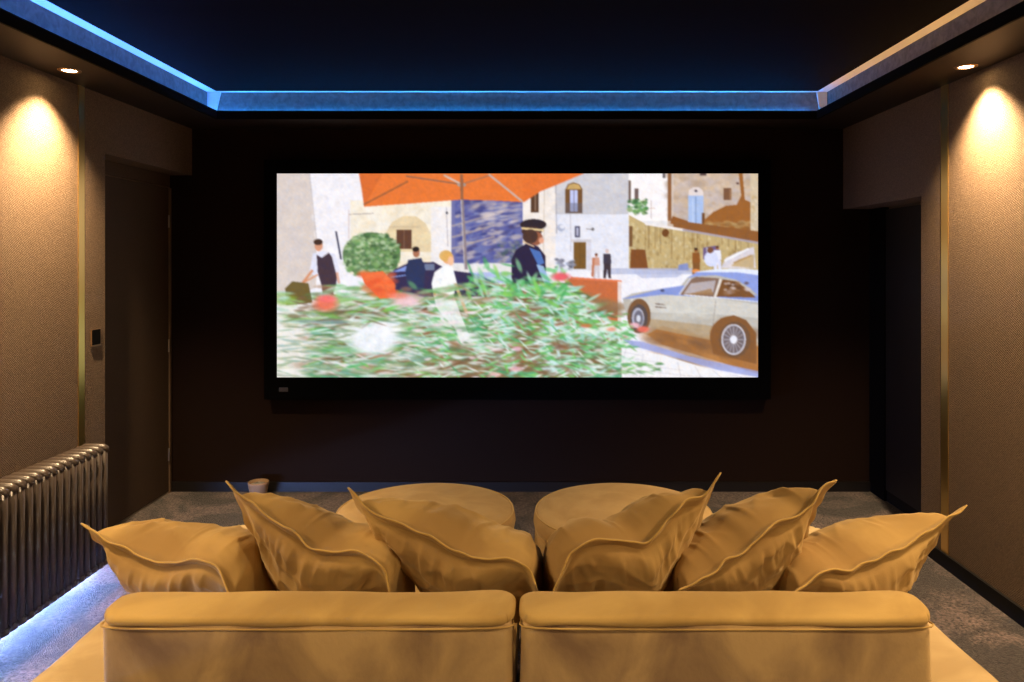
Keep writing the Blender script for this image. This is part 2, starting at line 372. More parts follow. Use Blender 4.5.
rect(733,47,812,140,(246,240,242)); rect(733,60,738,100,(110,90,80)); rect(745,76,753,98,(110,90,86)); line((778,100),(778,135),1.2,(150,120,110)); line((770,115),(786,115),1,(180,140,120))
mottle(734,98,770,128,[(70,130,70),(110,160,90),(60,100,60),(150,170,120)],60,1.5,4,.8,1.2)
rect(800,47,806,56,(90,84,90))
# stone house and terrace
rect(812,47,988,60,(184,168,160),.6)
rect(810,47,988,190,(198,178,164)); mottle(812,47,985,140,[(214,196,184),(184,160,138),(190,176,176),(208,180,150),(176,150,128)],240,2.5,8,.5,1.5)
rect(811,47,818,140,(140,92,56)); rect(818,47,822,140,(206,190,180)); rect(874,47,886,51,(80,60,60))
rect(851,90,881,150,(168,190,232)); line((866,92),(866,148),1.2,(120,140,180)); rect(859,95,861,146,(196,212,244),.7); poly([(851,90),(852,80),(860,74),(872,74),(880,80),(881,90)],(226,212,210)); ell(866,81,3,2.5,(80,70,80))
rect(878,124,883,150,(110,70,40)); rect(920,75,935,99,(120,82,58)); rect(932,78,936,99,(150,110,80)); ell(948,66,3,2,(90,60,50))
poly([(882,138),(900,122),(925,110),(946,108),(955,90),(950,47),(958,47),(962,98),(975,104),(975,165),(882,150)],(152,94,44)); mottle(885,142,972,165,[(170,130,80),(130,90,50),(190,160,110)],50,2,4,.6,2)
poly([(820,130),(850,140),(850,150),(815,145)],(140,84,40)); rect(973,47,988,180,(206,188,160)); mottle(974,50,986,175,[(190,160,110),(226,210,190)],20,2,4,.5,.6)
poly([(822,138),(988,160),(988,184),(822,156)],(140,88,46)); wy = lambda x: 130+(x-734)*.45 if x < 768 else 146+(x-768)*.168
poly([(734,128),(768,146),(990,183),(990,240),(734,240)],(192,168,118))
mottle(736,140,985,235,[(214,196,150),(166,136,84),(204,182,130),(140,112,66),(220,204,168)],300,1.5,5,.5,.7, inside=lambda x,y: y > wy(x)+4)
for _ in range(26):
    x = rng.uniform(760,980); line((x,wy(x)+2),(x,rng.uniform(180,225)),rng.uniform(1,2.5),(136,104,60),.5)
line((766,145),(845,158),5,(236,228,228)); line((840,157),(990,183),4,(170,158,170))
ell(806,163,7,8,(110,66,34)); rect(734,150,741,190,(120,84,50)); poly([(738,195),(766,196),(772,234),(736,236)],(126,74,38))
rect(735,233,850,243,(150,120,100),.7)
# plaza
poly([(560,240),(735,234),(860,240),(988,240),(988,446),(42,446),(42,300),(186,244)], (238,236,246)); rect(690,232,860,244,(178,184,214),.8); poly([(735,236),(850,236),(830,250),(760,252)],(176,182,216),.7)
poly([(42,320),(120,300),(250,300),(250,446),(42,446)],(232,228,222))
# small figures by the door, plain clothes
def figure(x, y, h, top, leg, skin=(190,130,100), hair=(50,36,30)):
    ell(x, y+h*.08, h*.06, h*.075, skin); ell(x, y+h*.045, h*.06, h*.045, hair)
    poly([(x-h*.12,y+h*.17),(x+h*.12,y+h*.17),(x+h*.15,y+h*.5),(x-h*.13,y+h*.52)], top)
    poly([(x-h*.11,y+h*.5),(x+h*.13,y+h*.5),(x+h*.14,y+h),(x+h*.05,y+h),(x+h*.01,y+h*.66),(x-h*.04,y+h),(x-h*.13,y+h)], leg)
figure(670,203,48,(206,150,130),(206,196,204),hair=(100,50,30)); poly([(662,212),(667,212),(665,250),(660,248)],(190,120,90))
figure(691,194,58,(64,56,70),(62,50,58),(226,190,180),(210,190,190))
figure(866,192,58,(140,84,40),(130,84,44),(150,90,50),(60,40,30)); ell(866,238,8,4,(226,140,70))
poly([(880,192),(905,188),(915,200),(910,215),(880,215)],(110,90,130)); rect(886,192,898,200,(190,196,220)); figure(908,188,54,(232,232,250),(220,220,244),(150,90,60),(90,56,40))
ell(896,214,14,15,(214,218,246)); ell(894,197,6,6,(120,74,50)); poly([(915,232),(925,212),(950,200),(980,190),(984,232)],(214,206,214)); poly([(935,228),(950,215),(980,205),(980,232)],(196,170,130)); line((922,218),(970,194),4,(240,240,250)); line((940,222),(975,207),2.5,(170,130,80))
poly([(832,226),(850,222),(852,236),(830,236)],(130,140,190))
# dark saloon in the shade
poly([(250,262),(262,240),(300,222),(350,220),(380,236),(440,244),(480,262),(482,288),(250,290)],(52,44,78)); poly([(268,240),(300,226),(298,238)],(130,150,220)); line((266,250),(310,244),2,(130,160,230)); line((420,240),(470,256),3,(110,130,210)); rect(332,224,352,236,(110,120,150)); poly([(430,240),(480,262),(530,262),(520,240)],(176,186,230))
# parasol
poly([(203,47),(210,80),(213,112),(300,106),(405,98),(470,100),(528,103),(560,82),(600,66),(645,47)],(228,116,52)); poly([(203,47),(250,47),(213,111)],(206,98,44),.6); poly([(528,103),(525,60),(560,47),(645,47),(600,66),(560,82)],(222,106,46),.5)
line((212,108),(300,62),3,(150,90,56)); line((296,52),(405,68),3,(150,100,76)); line((370,50),(405,68),4,(210,180,165)); line((405,68),(462,50),3,(170,110,80)); line((458,48),(525,102),4,(196,168,158)); ell(405,69,9,4,(170,150,140)); line((405,48),(406,98),6,(150,96,66))
line((406,98),(414,235),6,(140,124,130)); line((404,98),(411,235),2,(190,180,184))
# bush
ell(228,206,57,44,(96,124,84)); mottle(176,164,282,250,[(70,110,66),(120,160,96),(150,180,130),(56,84,52),(180,200,160),(96,140,80)],420,1.5,4.2,.75,1.4,-.3, inside=lambda x,y: ((x-228)/58)**2+((y-206)/45)**2 < 1)
# waiter in dark waistcoat
line((158,160),(168,215),3.5,(60,60,84)); poly([(112,204),(135,198),(156,204),(166,238),(152,250),(120,250),(106,240)],(222,222,240)); poly([(120,206),(130,212),(144,202),(150,210),(160,250),(158,268),(130,268),(122,240)],(66,50,62)); poly([(130,266),(158,266),(150,292),(132,292)],(120,84,70))
ell(124,188,8,11,(214,150,120)); ell(123,181,9,6,(64,44,36)); line((112,236),(92,262),5,(208,140,104)); line((92,262),(122,245),3,(208,140,104)); line((160,240),(164,262),5,(220,170,150))
poly([(58,272),(72,258),(104,262),(112,300),(60,306)],(106,90,50)); ell(62,296,22,10,(130,170,60),.8,.4)
# man in dark clothes, woman in white, porter in peaked cap
ell(316,202,7,9,(170,110,84)); ell(315,195,7,5,(40,30,30)); poly([(300,216),(326,212),(334,235),(330,275),(300,275),(294,240)],(44,52,88))
poly([(352,240),(372,226),(388,232),(396,262),(388,290),(404,330),(420,372),(400,378),(368,330),(352,300),(346,262)],(246,244,246)); ell(378,212,11,12,(236,170,120)); ell(374,208,13,11,(220,170,90),.9); ell(384,218,6,9,(240,186,150)); line((392,262),(414,318),5,(214,160,120)); line((352,280),(352,320),4,(230,180,110)); mottle(355,240,390,300,[(226,232,240),(255,250,246)],24,3,6,.6,.7)
ell(546,147,26,11,(46,36,44)); ell(543,160,20,10,(66,44,44)); line((523,154),(566,158),4,(236,206,150)); ell(550,174,15,14,(150,90,66)); ell(540,170,15,14,(74,50,44)); ell(562,178,5,6,(226,160,130))
poly([(512,196),(535,182),(556,190),(570,208),(572,275),(504,280),(503,215)],(42,34,62)); poly([(538,192),(560,200),(568,222),(556,228)],(76,110,180)); poly([(552,225),(566,228),(580,262),(570,268)],(150,180,220)); line((525,180),(548,190),2.5,(226,190,150))
# planting with movement blur: long leaf strokes
poly([(620,250),(718,256),(718,300),(720,446),(560,446),(560,300)],(196,104,62)); line((620,251),(720,258),4,(226,120,80)); rect(712,258,719,370,(232,210,204))
poly([(505,265),(620,260),(660,310),(716,380),(720,446),(300,446),(180,400),(110,372),(120,330),(200,300),(300,285),(420,300),(470,280)],(122,118,84))
mottle(130,290,700,440,[(130,96,66),(100,140,96),(150,120,90),(104,120,84)],200,6,16,.45,2.4)
for _ in range(150):
    x, y = rng.uniform(110,720), rng.uniform(275,446)
    if y > (325 if x < 200 else 285): ell(x, y, rng.uniform(14,40), rng.uniform(4,11), rng.choice([(232,232,234),(90,150,90),(130,92,62),(150,170,120),(214,222,214),(110,180,110),(146,110,80)]), .55, .4, rng.gauss(0,.15))
greens = [(92,176,104),(64,150,92),(130,190,120),(150,206,170),(110,160,80),(84,170,130),(190,224,206),(120,200,90),(70,110,70),(206,226,226),(226,236,238)]
def stroke(x, y, L, w, col, a, ang):
    ell(x, y, L, w, col, a, .35, ang)
def region(x, y):
    if x < 110: return False
    top = 330 if x < 200 else (300 if x < 440 else (262 if x < 620 else 262+(x-620)*.95))
    return y > top
n = 0
while n < 1150:
    x, y = rng.uniform(100,725), rng.uniform(255,446)
    if not region(x, y): continue
    if x > 625 and rng.random() < .45: continue
    n += 1
    stroke(x, y, rng.uniform(6,22)*(1.3 if x < 480 else 1), rng.uniform(1.2,4), rng.choice(greens) if rng.random() < .70 else rng.choice([(150,90,60),(236,226,230),(110,80,56),(240,214,220)]), .72, rng.gauss(0,.28))
for _ in range(170):
    x, y = rng.uniform(470,720), rng.uniform(270,440)
    if region(x, y): stroke(x, y, rng.uniform(9,20), rng.uniform(2.2,4.4), rng.choice([(176,216,206),(206,230,236),(96,180,104),(150,206,190),(120,190,90)]), .85, rng.choice([-.5,.5,.7,-.25,.15,1.3]))
for _ in range(210):
    x, y = rng.choice([(rng.uniform(500,560), rng.uniform(290,440)), (rng.uniform(540,700), rng.uniform(375,446)), (rng.uniform(250,480), rng.uniform(405,446)), (rng.uniform(330,500), rng.uniform(380,430))])
    stroke(x, y, rng.uniform(8,18), rng.uniform(2,5), rng.choice([(136,96,64),(120,84,60),(150,112,78),(110,100,70)]), .55, rng.gauss(0,.2))
for _ in range(420):
    x, y = rng.uniform(300,715), rng.uniform(270,446)
    if region(x, y): stroke(x, y, rng.uniform(5,15), rng.uniform(1,2.4), rng.choice([(236,236,240),(214,232,228),(120,196,110),(90,170,110),(176,214,190)]), .8, rng.choice([-.4,.4,.1,-.1,.8]))
poly([(350,286),(390,286),(404,325),(422,368),(404,380),(392,350),(372,330),(356,310)],(244,240,244),.75); line((392,262),(416,322),6,(214,170,130),.8); ell(408,368,14,8,(240,236,240),.7,.4)
for _ in range(90):   # taller shoots rising in front of the porter
    x = rng.uniform(415,610); y = rng.uniform(max(212, 262-abs(560-x)*.05-rng.uniform(0,46)), 285)
    if 520 < x < 565 and y < 250: continue
    stroke(x, y, rng.uniform(7,18), rng.uniform(2,4.5), rng.choice([(96,190,110),(140,206,150),(70,160,90),(176,220,200),(130,200,90)]), .7, rng.choice([-1.1,-.7,.6,.2,1.2]))
for _ in range(60):   # leaves spilling over the kerb side and along the top
    x = rng.uniform(640,735); stroke(x, rng.uniform(270+(x-640)*.9, 420), rng.uniform(7,17), rng.uniform(1.8,3.6), rng.choice([(120,190,120),(190,226,206),(90,160,90),(226,234,226)]), .8, rng.choice([-.5,.5,.2]))
for _ in range(70):
    x = rng.uniform(120,470); stroke(x, rng.uniform(262,300), rng.uniform(10,24), rng.uniform(2,5), rng.choice([(110,180,110),(150,200,150),(90,150,70),(214,226,216),(160,120,90)]), .55, rng.gauss(0,.25))
for _ in range(40):
    stroke(rng.uniform(120,470), rng.uniform(320,440), rng.uniform(12,30), rng.uniform(3,7), rng.choice([(240,240,240),(226,234,232),(100,170,100),(80,130,80)]), .5, rng.gauss(0,.12))
# pale table and paving glimpsed in the blur at left
ell(232,372,48,30,(238,240,248),.95,.25); ell(262,350,30,16,(240,240,246),.9,.3); ell(180,356,22,10,(232,234,238),.8,.4)
for _ in range(330):
    x, y = rng.uniform(44,330), rng.uniform(320,444)
    if ((x-235)/55)**2+((y-370)/34)**2 < 1: continue
    stroke(x, y, rng.uniform(8,24), rng.uniform(1,2.6), rng.choice([(120,160,120),(150,170,140),(236,234,230),(110,130,100),(130,170,160),(232,232,236),(180,186,150)]), .6, rng.gauss(.03,.12))
for _ in range(120):
    x, y = rng.uniform(44,260), rng.uniform(280,340); stroke(x, y, rng.uniform(8,22), rng.uniform(1.5,4), rng.choice([(120,180,80),(150,190,120),(90,120,70),(170,210,190),(226,226,220),(120,90,70)]), .6, rng.gauss(0,.15))
for _ in range(46): stroke(rng.uniform(290,490), rng.uniform(300,420), rng.uniform(6,16), rng.uniform(1.5,4), rng.choice([(236,236,240),(210,226,226),(240,222,230)]), .7, rng.gauss(0,.15))
poly([(206,242),(250,238),(274,262),(276,290),(244,292),(214,262)],(236,104,56)); mottle(205,240,275,290,[(240,120,70),(226,84,48)],20,4,8,.5)
ell(138,302,22,14,(236,110,84),.9,.4); ell(140,292,18,7,(240,110,110),.9,.4); ell(296,296,28,12,(240,196,206),.9,.4); ell(280,286,20,6,(240,130,110),.7,.4)
ell(600,249,17,8,(236,90,104),.95,.4); ell(700,352,9,4,(236,140,110),.7,.4); ell(515,390,9,4,(240,180,200),.8,.4); ell(512,430,12,5,(240,180,190),.8,.4); ell(470,440,12,4,(236,190,190),.7,.4); ell(650,345,12,4,(214,90,60),.7,.4)
ell(100,336,24,3,(120,140,150),.6,.4); ell(150,338,30,4,(120,160,170),.6,.4)
# plain vintage silver coupe at the kerb
poly([(722,292),(740,282),(800,272),(835,268),(850,250),(868,240),(900,235),(960,234),(988,236),(988,440),(960,430),(880,400),(790,372),(740,350),(728,320)],(186,180,172))
poly([(770,362),(800,345),(900,372),(988,385),(988,440),(900,412),(800,382)],(168,110,58)); mottle(780,352,985,420,[(150,100,56),(180,124,70),(120,84,56)],60,4,10,.4,3,.25)
poly([(722,372),(760,376),(850,404),(988,434),(988,446),(910,432),(820,406),(740,384)],(150,158,214),.85)
poly([(720,292),(800,272),(842,266),(900,272),(988,286),(988,300),(900,288),(800,286),(735,292)],(132,148,212)); poly([(735,292),(800,284),(900,290),(988,304),(988,330),(900,322),(800,320),(760,318)],(206,202,196))
poly([(848,252),(868,240),(900,235),(960,234),(988,236),(988,286),(970,270),(945,255),(905,246),(868,248)],(140,156,220)); poly([(862,240),(905,234),(960,233),(988,236),(988,246),(945,240),(900,240)],(226,232,252))
poly([(832,284),(852,256),(866,249),(912,252),(902,290)],(132,104,88)); poly([(842,282),(856,262),(905,256),(900,280)],(196,190,200),.75); poly([(846,284),(896,272),(900,284)],(160,120,80),.8); line((833,284),(856,252),3,(206,206,224))
poly([(918,254),(945,258),(965,272),(984,290),(906,288)],(120,78,44)); mottle(920,258,970,284,[(206,190,190),(150,110,80),(90,60,44)],24,2,4,.7,1.6); line((903,290),(915,254),5,(230,222,216)); line((842,284),(988,298),1.8,(226,228,240))
line((905,296),(896,372),1.3,(150,140,134)); ell(800,276,4,3,(80,84,120)); line((786,302),(806,304),2,(110,84,70)); line((786,308),(808,310),2,(110,84,70)); line((880,300),(960,306),1.2,(214,210,206)); mottle(810,300,890,330,[(196,192,184),(214,212,206)],24,3,7,.4,3)
poly([(760,330),(900,345),(900,374),(780,350)],(176,150,116),.8)
ell(754,326,23,34,(120,84,56)); ell(935,366,42,40,(150,100,56)); poly([(893,366),(900,345),(915,330),(940,324),(965,334),(985,360),(985,420),(900,400)],(132,86,48)); ell(754,330,17,27,(84,72,72)); ell(752,330,12,20,(176,176,196)); ell(753,331,9,16,(110,106,120)); ell(753,331,4,7,(214,216,230))
ell(942,372,31,35,(112,80,56)); ell(940,372,24,30,(206,206,222)); ell(940,372,21,27,(112,100,104))
for k in range(16):
    a = k*math.pi/8; line((940,372),(940+20*math.cos(a),372+26*math.sin(a)),1.2,(186,182,196),.9)
ell(940,372,7,8,(226,226,240)); ell(762,352,12,6,(236,110,90),.9,.3); ell(745,344,10,5,(240,180,190),.9,.3)
# paving joints lower right
poly([(720,388),(800,402),(905,434),(940,446),(720,446)],(238,236,240)); 
for k in range(7): line((728+k*34,392+k*8),(716+k*40,446),1,(170,164,172),.6)
for k in range(5): line((722,396+k*11),(760+k*40,404+k*14),1,(180,174,180),.6)
for _ in range(34): stroke(rng.uniform(722,800), rng.uniform(418,438), rng.uniform(5,12), rng.uniform(1,2), rng.choice([(110,170,90),(80,130,80),(170,200,160)]), .8, rng.choice([-.3,.3,0]))
for _ in range(40): stroke(rng.uniform(690,745), rng.uniform(320,440), rng.uniform(5,13), rng.uniform(1,2.4), rng.choice(greens), .7, rng.gauss(0,.4))
# film grain, soft unevenness and a little lens softness
nr = np.random.default_rng(5)
def vnoise(c, r):
    g = nr.normal(size=(r+2, c+2)); yy = np.linspace(0, r, H); xx = np.linspace(0, c, W)
    y0, x0 = np.minimum(yy.astype(int), r-1), np.minimum(xx.astype(int), c-1); fy, fx = (yy-y0)[:,None], (xx-x0)[None,:]
    fy, fx = fy*fy*(3-2*fy), fx*fx*(3-2*fx)
    return (g[y0][:,x0]*(1-fy)*(1-fx)+g[y0+1][:,x0]*fy*(1-fx)+g[y0][:,x0+1]*(1-fy)*fx+g[y0+1][:,x0+1]*fy*fx)
tex = vnoise(240,100)*.012+vnoise(500,210)*.014+vnoise(80,34)*.012
img = img*(1+tex[...,None]) + (vnoise(300,126)*3)[...,None]*np.array([1,.2,-1.])
for _ in range(2):
    img[:,1:-1] = (img[:,:-2]+2*img[:,1:-1]+img[:,2:])/4; img[1:-1] = (img[:-2]+2*img[1:-1]+img[2:])/4
img = (img-128)*1.04+132
img = img.reshape(SY, SS, SX, SS, 3).mean(axis=(1,3))
# projected light: a veil of stray light lifts the blacks a little
img = np.clip(img*.975 + 8, 0, 255)/255
lin = np.where(img <= .04045, img/12.92, ((img+.055)/1.055)**2.4)
NX, NY = SX+1, SY+1
gx = np.linspace(ix0, ix1, NX)-scr.location.x; gz = np.linspace(iz1, iz0, NY)-scr.location.z
co = np.zeros((NY, NX, 3), np.float32); co[...,0] = gx[None,:]; co[...,2] = gz[:,None]; co[...,1] = YS-YB
me = bpy.data.meshes.new('picture')
nf = SX*SY; me.vertices.add(NX*NY); me.vertices.foreach_set('co', co.ravel())
I = np.arange(NX*NY).reshape(NY, NX)
quads = np.stack([I[1:,:-1], I[1:,1:], I[:-1,1:], I[:-1,:-1]], -1).reshape(-1,4)
me.loops.add(nf*4); me.polygons.add(nf)
me.loops.foreach_set('vertex_index', quads.ravel().astype(np.int32))
me.polygons.foreach_set('loop_start', np.arange(0, nf*4, 4, dtype=np.int32))
pad = np.pad(lin, ((0,1),(0,1),(0,0)), mode='edge'); pad2 = np.pad(lin, ((1,0),(1,0),(0,0)), mode='edge')
vc = np.ones((NY, NX, 4), np.float32); vc[..., :3] = (pad+pad2)/2
ca = me.color_attributes.new('film', 'FLOAT_COLOR', 'POINT'); ca.data.foreach_set('color', vc.ravel())
me.update(); me.validate()
pic = bpy.data.objects.new('picture', me); C.objects.link(pic); pic.parent = scr
pm = bpy.data.materials.new('projected_picture'); pm.use_nodes = True; nt = pm.node_tree; b = nt.nodes['Principled BSDF']
b.inputs['Base Color'].default_value = (.02,.02,.02,1); b.inputs['Roughness'].default_value = 1; b.inputs['Specular IOR Level'].default_value = 0
at = nt.nodes.new('ShaderNodeVertexColor'); at.layer_name = 'film'; nt.links.new(at.outputs['Color'], b.inputs['Emission Color']); b.inputs['Emission Strength'].default_value = 1.0
me.materials.append(pm)
# white backing cloth gives the picture a body
obj('screen_cloth', bxs(rel(ix0-.002, ix1+.002, YS+.004, YS+.012, iz0-.002, iz1+.002)), M['black'], scr)

# ---------------------------------------------------------------- sofa
ZTOP = .695; YN1, YF1 = 1.668, 1.798; ZSEAT = .395
def soft(amp, fr, seed):
    def f(p, d):
        return d*(amp*mnoise.noise(Vector((p.x*fr+seed, p.y*fr, p.z*fr))))
    return f
def sofa(label, x0, x1, ax0, ax1, sx0, sx1, seed):
    t = thing('sofa', label, 'sofa', ((x0+x1)/2, 2.2, 0), 'two velvet sofas side by side')
    c = Vector((t.location.x, 2.2, 0))
    def shift(bm): bmesh.ops.translate(bm, verts=bm.verts, vec=-c); return bm
    def dback(p, d):
        v = soft(.006, 5, seed)(p, d)
        # gentle sag of the rear cloth, full in its middle
        if d.y < -.5: v += Vector((0, -.012*math.sin(math.pi*(p.x-x0)/(x1-x0)), 0))
        return v
    obj('backrest', shift(rbox(x0+.004, x1-.004, YN1+.006, YF1-.004, .08, ZTOP-.014, .02, (40,6,20), dback)), M['velvet_sofa'], t, True)
    def dtop(p, d):
        v = soft(.006, 6, seed+3)(p, d)
        if d.z > .3: v += Vector((0,0,.006*math.sin(math.pi*(p.y-YN1)/(YF1-YN1))))
        return v
    roll = obj('top_roll', shift(rbox(x0, x1, YN1-.008, YF1, ZTOP-.024, ZTOP, .0115, (50,8,2), dtop, cr=.05)), M['velvet_top'], t, True)
    bm = bmesh.new()
    y0 = YN1-.006
    tube(bm, spline([(x0+.03, YF1-.03, ZTOP-.026), (x0+.006, YF1-.08, ZTOP-.026), (x0+.004, y0+.04, ZTOP-.026), (x0+.03, y0+.004, ZTOP-.026), (x0+.3, y0-.002, ZTOP-.027), (x1-.3, y0-.002, ZTOP-.027), (x1-.03, y0+.004, ZTOP-.026), (x1-.004, y0+.04, ZTOP-.026), (x1-.006, YF1-.08, ZTOP-.026)], 80), .0022, 6)
    obj('piping', shift(bm), M['velvet_top'], roll, True)
    ds = soft(.010, 4, seed+7)
    obj('seat', shift(rbox(sx0, sx1, YF1+.005, 2.76, .14, ZSEAT-.005, .06, (24,20,4), ds, cr=.12)), M['velvet_top'], t, True)
    obj('arm', shift(rbox(ax0, ax1, 1.45, 3.14, .10, ZSEAT, .055, (14,30,6), ds, cr=.17)), M['velvet_lit'], t, True)
    obj('plinth', shift(bxs((min(ax0,sx0)+.08, max(ax1,sx1)-.08, YF1+.02, 2.70, .0, .16))), M['black'], t)
    return t
sofa('left ochre velvet sofa, its low back seen from behind, nearer the radiator', -.985, -.045, -1.352, -.955, -.96, -.055, 1.)
sofa('right ochre velvet sofa, its low back seen from behind, on the side without radiator', -.033, .908, .89, 1.243, -.025, .87, 9.)

# ---------------------------------------------------------------- ottomans
def ottoman(label, x, y, seed):
    R = .388; Ht = EYE-1.066
    t = thing('ottoman', label, 'ottoman', (x, y, 0), 'two round velvet ottomans before the sofas')
    def wob(r, z, a): 
        k = 1+.012*mnoise.noise(Vector((math.cos(a)*2+seed, math.sin(a)*2, z*6)))
        return r*k, z
    side = [(0,.03),(R-.03,.03),(R-.012,.04),(R-.006,.08),(R-.002,.16),(R-.002,.22),(R-.006,Ht-.105),(R-.012,Ht-.098),(R-.03,Ht-.09),(0,Ht-.09)]
    obj('base', lathe(side, 96, disp=wob), M['velvet_ottoman'], t, True)
    top = [(0,Ht-.092),(R-.02,Ht-.092),(R-.004,Ht-.084),(R+.002,Ht-.06),(R,Ht-.035),(R-.006,Ht-.018),(R-.022,Ht-.007),(R-.05,Ht-.002),(R*.7,Ht+.004),(R*.4,Ht+.008),(R*.2,Ht+.009),(0,Ht+.009)]
    cu = obj('cushion_top', lathe(top, 96, disp=wob), M['velvet_ottoman'], t, True)
    bm = bmesh.new(); tube(bm, [((R-.008)*math.cos(a*math.pi/48)*(1+.012*mnoise.noise(Vector((math.cos(a*math.pi/48)*2+seed, math.sin(a*math.pi/48)*2, .4)))), (R-.008)*math.sin(a*math.pi/48), Ht-.014) for a in range(96)], .0035, 6, True)
    obj('piping', bm, M['piping'], cu, True)
    for k in range(4):
        a = math.pi/4+k*math.pi/2; o = obj('foot', lathe([(0,0),(.025,0),(.03,.035),(0,.035)], 16), M['black'], t); o.location = (.27*math.cos(a), .27*math.sin(a), 0)
ottoman('left round ochre velvet ottoman in front of the left sofa', (426-VX)*3.21/F, 3.21, 2.)
ottoman('right round ochre velvet ottoman in front of the right sofa', (623-VX)*3.21/F, 3.21, 6.)

# ---------------------------------------------------------------- scatter cushions
def cushion(label, seam, side, thick=(.158,.085), dA=1.93, dB=1.86, dC=2.24, seed=0, D=None):
    """seam = near top edge from the raised tip; side = outer edge from the same tip; both as seen, at real distances"""
    def path(pts, d0, d1):
        out = []
        for i, q in enumerate(pts):
            t = i/(len(pts)-1)
            out.append(P(q[0], q[1], q[2] if len(q) > 2 else d0+(d1-d0)*t))
        return out
    n = 104
    AB = spline(path(seam, dA, dB), n); AC = spline(path(side, dA, dC), n)
    A, B, Cc = AB[0], AB[-1], AC[-1]
    Dd = B + Vector(((Cc-A).x*.45, (Cc-A).y, (Cc-A).z))*.85 if D is None else Vector(D)
    Dd.z = max(Dd.z, ZSEAT+.05); Dd.y = max(Dd.y, 2.15)
    BD = spline([B, (B+Dd)/2 + ((A+Cc)/2-(B+Dd)/2)*.04, Dd], n); CD = spline([Cc, (Cc+Dd)/2+((A+B)/2-(Cc+Dd)/2)*.04, Dd], n)
    nrm = (B-A).cross(Cc-A).normalized()
    if nrm.y+nrm.z < 0: nrm = -nrm
    bm = bmesh.new(); grid = {}
    def th(u, v, sgn=1):
        e = .055 if sgn > 0 else .06
        uu = min(max((u-e)/(1-2*e), 0), 1); vv = min(max((v-e)/(1-2*e), 0), 1)
        a, b = (.34, .42) if sgn > 0 else (1.0, .42)
        ra = min(math.hypot(u, v)/.42, 1); tipf = .82+.18*ra*ra*(3-2*ra) if sgn > 0 else 1
        return tipf * max(4*uu*(1-uu),0)**a * max(4*vv*(1-vv),0)**b
    inplane_u = (B-A).normalized(); 
    def S(i, j):
        u, v = i/n, j/n
        p = AB[i]*(1-v) + CD[i]*v + AC[j]*(1-u) + BD[j]*u - (A*(1-u)*(1-v) + B*u*(1-v) + Cc*(1-u)*v + Dd*u*v)
        return p
    for sgn in (1, -1):
        for i in range(n+1):
            for j in range(n+1):
                if sgn < 0 and (i in (0,n) or j in (0,n)): grid[(-1,i,j)] = grid[(1,i,j)]; continue
                u, v = i/n, j/n; p = S(i, j); t = th(u, v, sgn)
                T_ = thick[0] if sgn > 0 else thick[1]
                # gathered folds running off the seams and the tip, fading to the middle
                g1 = mnoise.noise(Vector((u*13+seed*3.1, v*2.2, seed+sgn)))*math.exp(-v*4.5)
                g2 = mnoise.noise(Vector((u*2.2, v*13+seed*1.7, seed+5+sgn)))*math.exp(-u*4.5)
                ang = math.atan2(v+.02, u+.02); rr = math.hypot(u, v)
                g3 = mnoise.noise(Vector((ang*7+seed, rr*1.3, 3+sgn)))*math.exp(-rr*2.2)
                g4 = mnoise.noise(Vector((u*3.5+seed, v*3.5, 9+sgn*2)))
                cr_ = (1-min(abs(mnoise.noise(Vector((u*12+seed, v*2.4, 20+sgn))))*5, 1))*math.exp(-v*6) + (1-min(abs(mnoise.noise(Vector((u*2.4, v*11+seed, 22+sgn))))*5, 1))*math.exp(-u*6)*.7
                rid = 1-abs(mnoise.noise(Vector((u*5+v*3+seed*2, v*4-u*2, 14+sgn))))*2.2
                w = (.022*g1+.016*g2+.020*g3+.009*g4+.008*max(rid,0)**3+.017*cr_)*(.85 if sgn > 0 else .75)*min(t*2, 1)
                if min(u,v,1-u,1-v) > .0: w += .0035
                if sgn > 0: w -= .007*math.exp(-((min(u,v,1-u,1-v)-.055)/.011)**2)
                q = p + nrm*sgn*(T_*t + w)
                # crumple of the flange itself
                fl = math.exp(-min(u, v)*26)
                q += nrm*(.010*mnoise.noise(Vector((u*9+seed, v*9, 2))))*fl
                q += (Cc-A).normalized()*(.007*mnoise.noise(Vector((u*12, v*2, seed+7))))*fl
                # rests on seat and against backrest
                if q.z < ZTOP+.004 and q.y < YF1+.012:
                    if q.z > ZTOP-.03: q.z = ZTOP+.010
                    else: q.y = YF1+.012
                q.z = max(q.z, ZSEAT+.012)
                grid[(sgn,i,j)] = bm.verts.new(q)
        for i in range(n):
            for j in range(n):
                bm.faces.new([grid[(sgn,a,b)] for a, b in ((i,j),(i+1,j),(i+1,j+1),(i,j+1))])
    loc = (A+B+Cc+Dd)/4; loc = Vector((loc.x, loc.y, ZSEAT))
    t = thing('cushion', label, 'cushion', loc, 'six flanged velvet cushions')
    loop = [grid[(1,i,0)].co-loc for i in range(n+1)] + [grid[(1,n,j)].co-loc for j in range(1,n+1)] + [grid[(1,i,n)].co-loc for i in range(n-1,-1,-1)] + [grid[(1,0,j)].co-loc for j in range(n-1,0,-1)]
    bmesh.ops.translate(bm, verts=bm.verts, vec=-loc)
    obj('cover', bm, M['velvet'], t, True)
    pb = bmesh.new(); tube(pb, loop, .0026, 6, True); obj('piping', pb, M['piping'], t, True)
def z5(x, y): return (x/2.664, 426+y/2.664)
def z6(x, y): return (320+x/2.664, 426+y/2.664)
def z7(x, y): return (640+x/2.664, 426+y/2.664)
cushion('leftmost cushion, low with tip pointing to the radiator, on the left sofa',
    [z5(217,260), z5(290,305), z5(370,345), z5(440,367), z5(500,355), z5(560,365), z5(600,420), z5(625,470)],
    [z5(217,260), z5(265,310), z5(315,370), z5(400,445), z5(460,490)], seed=1, dA=2.0, dC=2.22, thick=(.175,.085))
